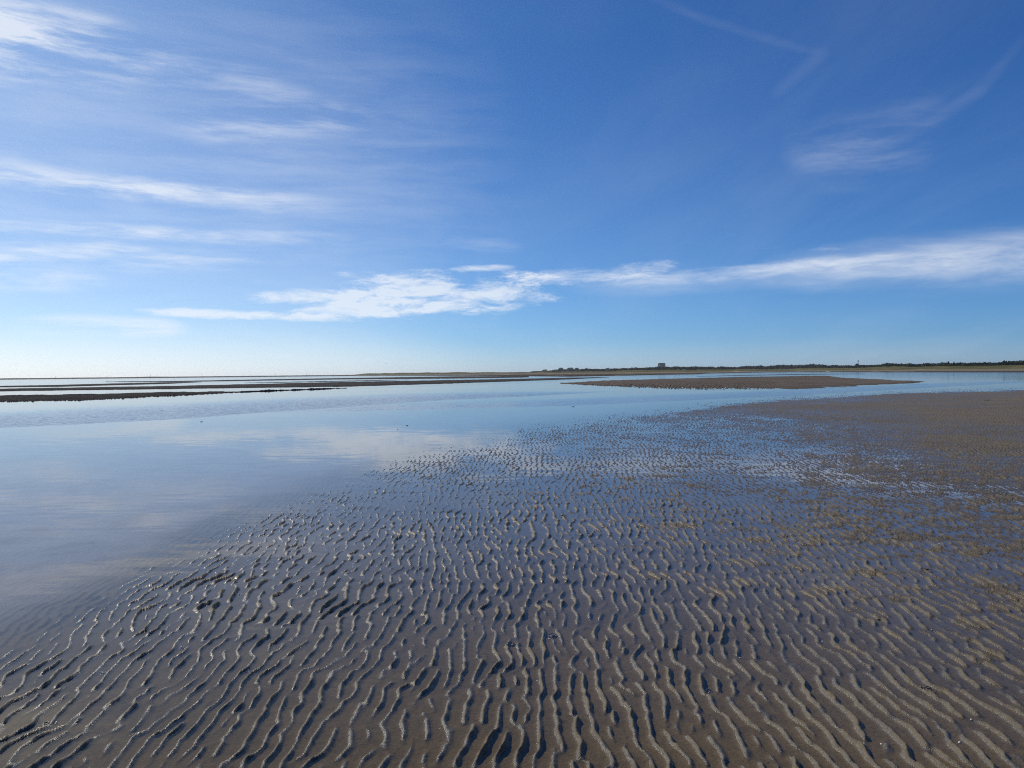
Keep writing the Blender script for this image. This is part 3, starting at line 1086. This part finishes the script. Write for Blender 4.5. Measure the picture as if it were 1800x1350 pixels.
def coil_mesh(seed, size, nloops):
    r = random.Random(seed)
    V, F = [], []
    for s_ in range(nloops):
        th = r.uniform(0, 6.28)
        cx, cy = r.gauss(0, size * 0.32), r.gauss(0, size * 0.22)
        R0 = size * r.uniform(0.14, 0.30)
        tr = size * r.uniform(0.055, 0.085)
        z0 = tr * 0.6 + size * 0.30 * math.exp(-(cx * cx + cy * cy) / (size * size * 0.12)) * r.random()
        n = 12
        prev = None
        for i in range(n + 1):
            a = th + i / n * r.uniform(4.4, 5.2)
            c = Vector((cx + R0 * math.cos(a), cy + R0 * 0.8 * math.sin(a), z0 + size * 0.05 * math.sin(i * 0.9 + s_)))
            rad = Vector((math.cos(a), math.sin(a), 0))
            tt = tr * (0.35 if i in (0, n) else 1.0)
            k0 = len(V)
            for k in range(5):
                b = k * 2 * math.pi / 5
                V.append(c + rad * tt * math.cos(b) + Vector((0, 0, tt * math.sin(b))))
            if prev is not None:
                for k in range(5):
                    F.append((prev + k, prev + (k + 1) % 5, k0 + (k + 1) % 5, k0 + k))
            prev = k0
    me = bpy.data.meshes.new('worm_cast')
    me.from_pydata([tuple(v) for v in V], [], F)
    me.shade_smooth()
    me.materials.append(M_CAST)
    return me


CAST = [coil_mesh(i, 0.055, 9) for i in range(4)]


def on_sand(px_, py):
    p = ground(px_, py)
    z = float(sand_height(np.array([p.x]), np.array([p.y]))[0])
    return Vector((p.x, p.y, z))


casts = [(85, 1272, 1.7, 'large glistening worm cast between two ripples at lower left'), (181, 1181, 1.1, 'long flat worm cast low in the water at left'),
         (320, 1137, 1.1, 'dark worm cast standing alone beside a thin ripple at left'), (438, 1178, 0.9, 'small worm cast in open water right of the lone left one'),
         (412, 1022, 1.1, 'upper of the two left worm casts near the water edge'), (446, 1031, 1.3, 'biggest of the three worm casts clustered near the water edge'),
         (420, 1045, 1.1, 'lowest of the three worm casts clustered near the water edge'), (430, 974, 2.0, 'dark heap of worm cast on long ripples at the water edge'),
         (755, 921, 1.3, 'dark worm cast alone in the middle of the wet flat'), (972, 1117, 1.8, 'tall worm cast joining two ripple crests in the centre foreground'),
         (903, 1133, 1.5, 'worm cast on a short cross ridge in the centre foreground'), (1240, 1212, 1.5, 'dark worm cast on top of a bent ripple right of centre'),
         (1552, 1088, 1.5, 'dark worm cast beside long ripples on the right'), (1628, 1003, 1.6, 'dark worm cast near thin ripples at upper right'),
         (1748, 1015, 1.4, 'upper worm cast near the right edge'), (1780, 1039, 1.4, 'lower worm cast near the right edge'),
         (1630, 1215, 1.3, 'brown worm cast between ripples at lower right'), (240, 1288, 0.9, 'small worm cast near the lower left ripples'),
         (990, 908, 1.4, 'pale topped worm cast above the centre of the flat'), (1010, 940, 1.6, 'dark worm cast heap right of the centre of the flat')]
for i, (x_, y_, sc_, lab) in enumerate(casts):
    p = on_sand(x_, y_)
    o = bpy.data.objects.new('worm_cast', CAST[i % 4])
    COL.objects.link(o)
    k = max(1.0, (p.y / 6.0) ** 0.5)
    o.location = (p.x, p.y, max(p.z, -0.006) - 0.002)
    sc_ *= 0.56
    o.scale = (sc_ * k, sc_ * k, sc_ * k * 0.7)
    o.rotation_euler = (0, 0, random.uniform(0, 6.28))
    tag(o, lab, 'worm cast', 'worm casts on the sand flat')


def weed(px_, py, size, label):
    p = on_sand(px_, py)
    root = empty('seaweed_clump', (p.x, p.y, max(p.z, 0.0)), label=label, cat='seaweed')
    bm = bmesh.new()
    bmesh.ops.create_icosphere(bm, subdivisions=3, radius=1.0)
    for v in bm.verts:
        n = 0.75 + 0.5 * math.sin(v.co.x * 5 + 1) * math.sin(v.co.y * 7) * math.cos(v.co.z * 4)
        v.co = Vector((v.co.x * size * n, v.co.y * size * 0.6 * n, max(-0.02, v.co.z * size * 0.42 * n)))
    bm_obj('holdfast', bm, M_WEED, root, True)
    for k in range(7):
        a = random.uniform(2.4, 3.9) if k < 4 else random.uniform(0, 6.28)
        L = size * random.uniform(1.4, 2.6)
        V, F = [], []
        for i in range(6):
            t = i / 5
            c = Vector((math.cos(a + 0.4 * math.sin(t * 4)) * L * t, math.sin(a + 0.4 * math.sin(t * 4)) * L * t, size * 0.12 * (1 - t) + 0.004))
            w_ = size * 0.10 * (1 - 0.6 * t)
            nrm = Vector((-math.sin(a), math.cos(a), 0)) * w_
            V += [c - nrm, c + nrm, c + nrm * 0.5 + Vector((0, 0, 0.01))]
            if i:
                b = 3 * i
                F += [(b - 3, b - 2, b + 1, b), (b - 2, b - 1, b + 2, b + 1), (b - 1, b - 3, b, b + 2)]
        mesh_obj('frond', V, F, M_WEED, root)


weed(1738, 704.5, 0.085, 'black clump of seaweed lying on bare sand at far right')
weed(355, 741.5, 0.024, 'tiny dark weed clump in smooth water below the ruffled band')
weed(1008, 715, 0.035, 'tiny dark weed clump in the channel above the sand flat')
weed(716, 748.5, 0.02, 'right one of two weed specks in mirror water left of centre')
weed(700, 754.5, 0.016, 'left one of two weed specks in mirror water left of centre')

SH = bpy.data.meshes.new('shell')
V, F = [], []
NR, NA = 5, 13
for i in range(NR):
    for j in range(NA):
        a = math.pi * j / (NA - 1)
        r = i / (NR - 1)
        rib = 1 + 0.05 * (-1) ** j
        V.append((math.cos(a) * r * rib, math.sin(a) * r * rib * 0.95, 0.42 * math.sqrt(max(0.0, 1 - r * r)) * (0.4 + 0.6 * math.sin(a)) + 0.02))
n0 = len(V)
V += [(x_ * 0.95, y_ * 0.95, z_ - 0.07) for x_, y_, z_ in V]
for i in range(NR - 1):
    for j in range(NA - 1):
        a, b, c, d = i * NA + j, i * NA + j + 1, (i + 1) * NA + j + 1, (i + 1) * NA + j
        F.append((a, d, c, b))
        F.append((n0 + a, n0 + b, n0 + c, n0 + d))
for j in range(NA - 1):
    a = (NR - 1) * NA + j
    F.append((a, n0 + a, n0 + a + 1, a + 1))
SH.from_pydata(V, [], F)
SH.shade_smooth()
SH.materials.append(M_SHELL)
for x_, y_, sz, lab in ((1514.5, 1308, 0.014, 'largest white shell, near the bottom edge right of centre'), (1503, 1299.5, 0.006, 'tiny shell chip just above left of the largest shell'),
                        (1550, 1307, 0.007, 'small white shell just right of the largest shell'), (1685, 1303, 0.010, 'white broken shell at the bottom right against a ripple'),
                        (1301, 1155, 0.006, 'small white shell on a ripple crest right of centre'), (1223, 1161, 0.006, 'small white shell in a trough left of the crest shell'),
                        (1637, 1108, 0.007, 'small white shell among ripples at right'), (945, 1195, 0.006, 'small white shell between central ripples'),
                        (1107, 1240, 0.006, 'tiny white shell right of the central ripples'), (1652, 955, 0.011, 'bright shell far up the flat on the right'),
                        (1786, 1096, 0.008, 'small white shell at the right edge'), (1446, 1126, 0.007, 'small white shell beside a trough right of centre'),
                        (1708, 1266, 0.006, 'tiny shell above the broken shell at bottom right'), (773, 1278, 0.005, 'tiny white shell in the lower middle trough')):
    p = on_sand(x_, y_)
    o = bpy.data.objects.new('shell', SH)
    COL.objects.link(o)
    o.location = (p.x, p.y, p.z + 0.001)
    o.scale = (sz, sz, sz)
    o.rotation_euler = (random.uniform(-0.2, 0.2), random.uniform(-0.2, 0.2), random.uniform(0, 6.28))
    tag(o, lab, 'shell', 'white shells on the sand flat')

# ------------------------------------------------------------------ the sea air
hz = bpy.data.materials.new('thin sea haze')
hz.use_nodes = True
T = NT(hz.node_tree)
T.n.clear()
T.out = T.node('ShaderNodeOutputMaterial')
pv = T.node('ShaderNodeVolumePrincipled')
pv.inputs['Color'].default_value = (0.92, 0.96, 1.0, 1)
pv.inputs['Density'].default_value = 0.00009
pv.inputs['Anisotropy'].default_value = 0.5
T.l.new(pv.outputs[0], T.out.inputs['Volume'])
bm = bmesh.new()
box_bm(bm, (0, 2850, 10.6), (12200, 6500, 24.0))
haze = bm_obj('haze', bm, hz)
tag(haze, 'thin pale sea air between the camera and the far shore', 'haze', kind='stuff')
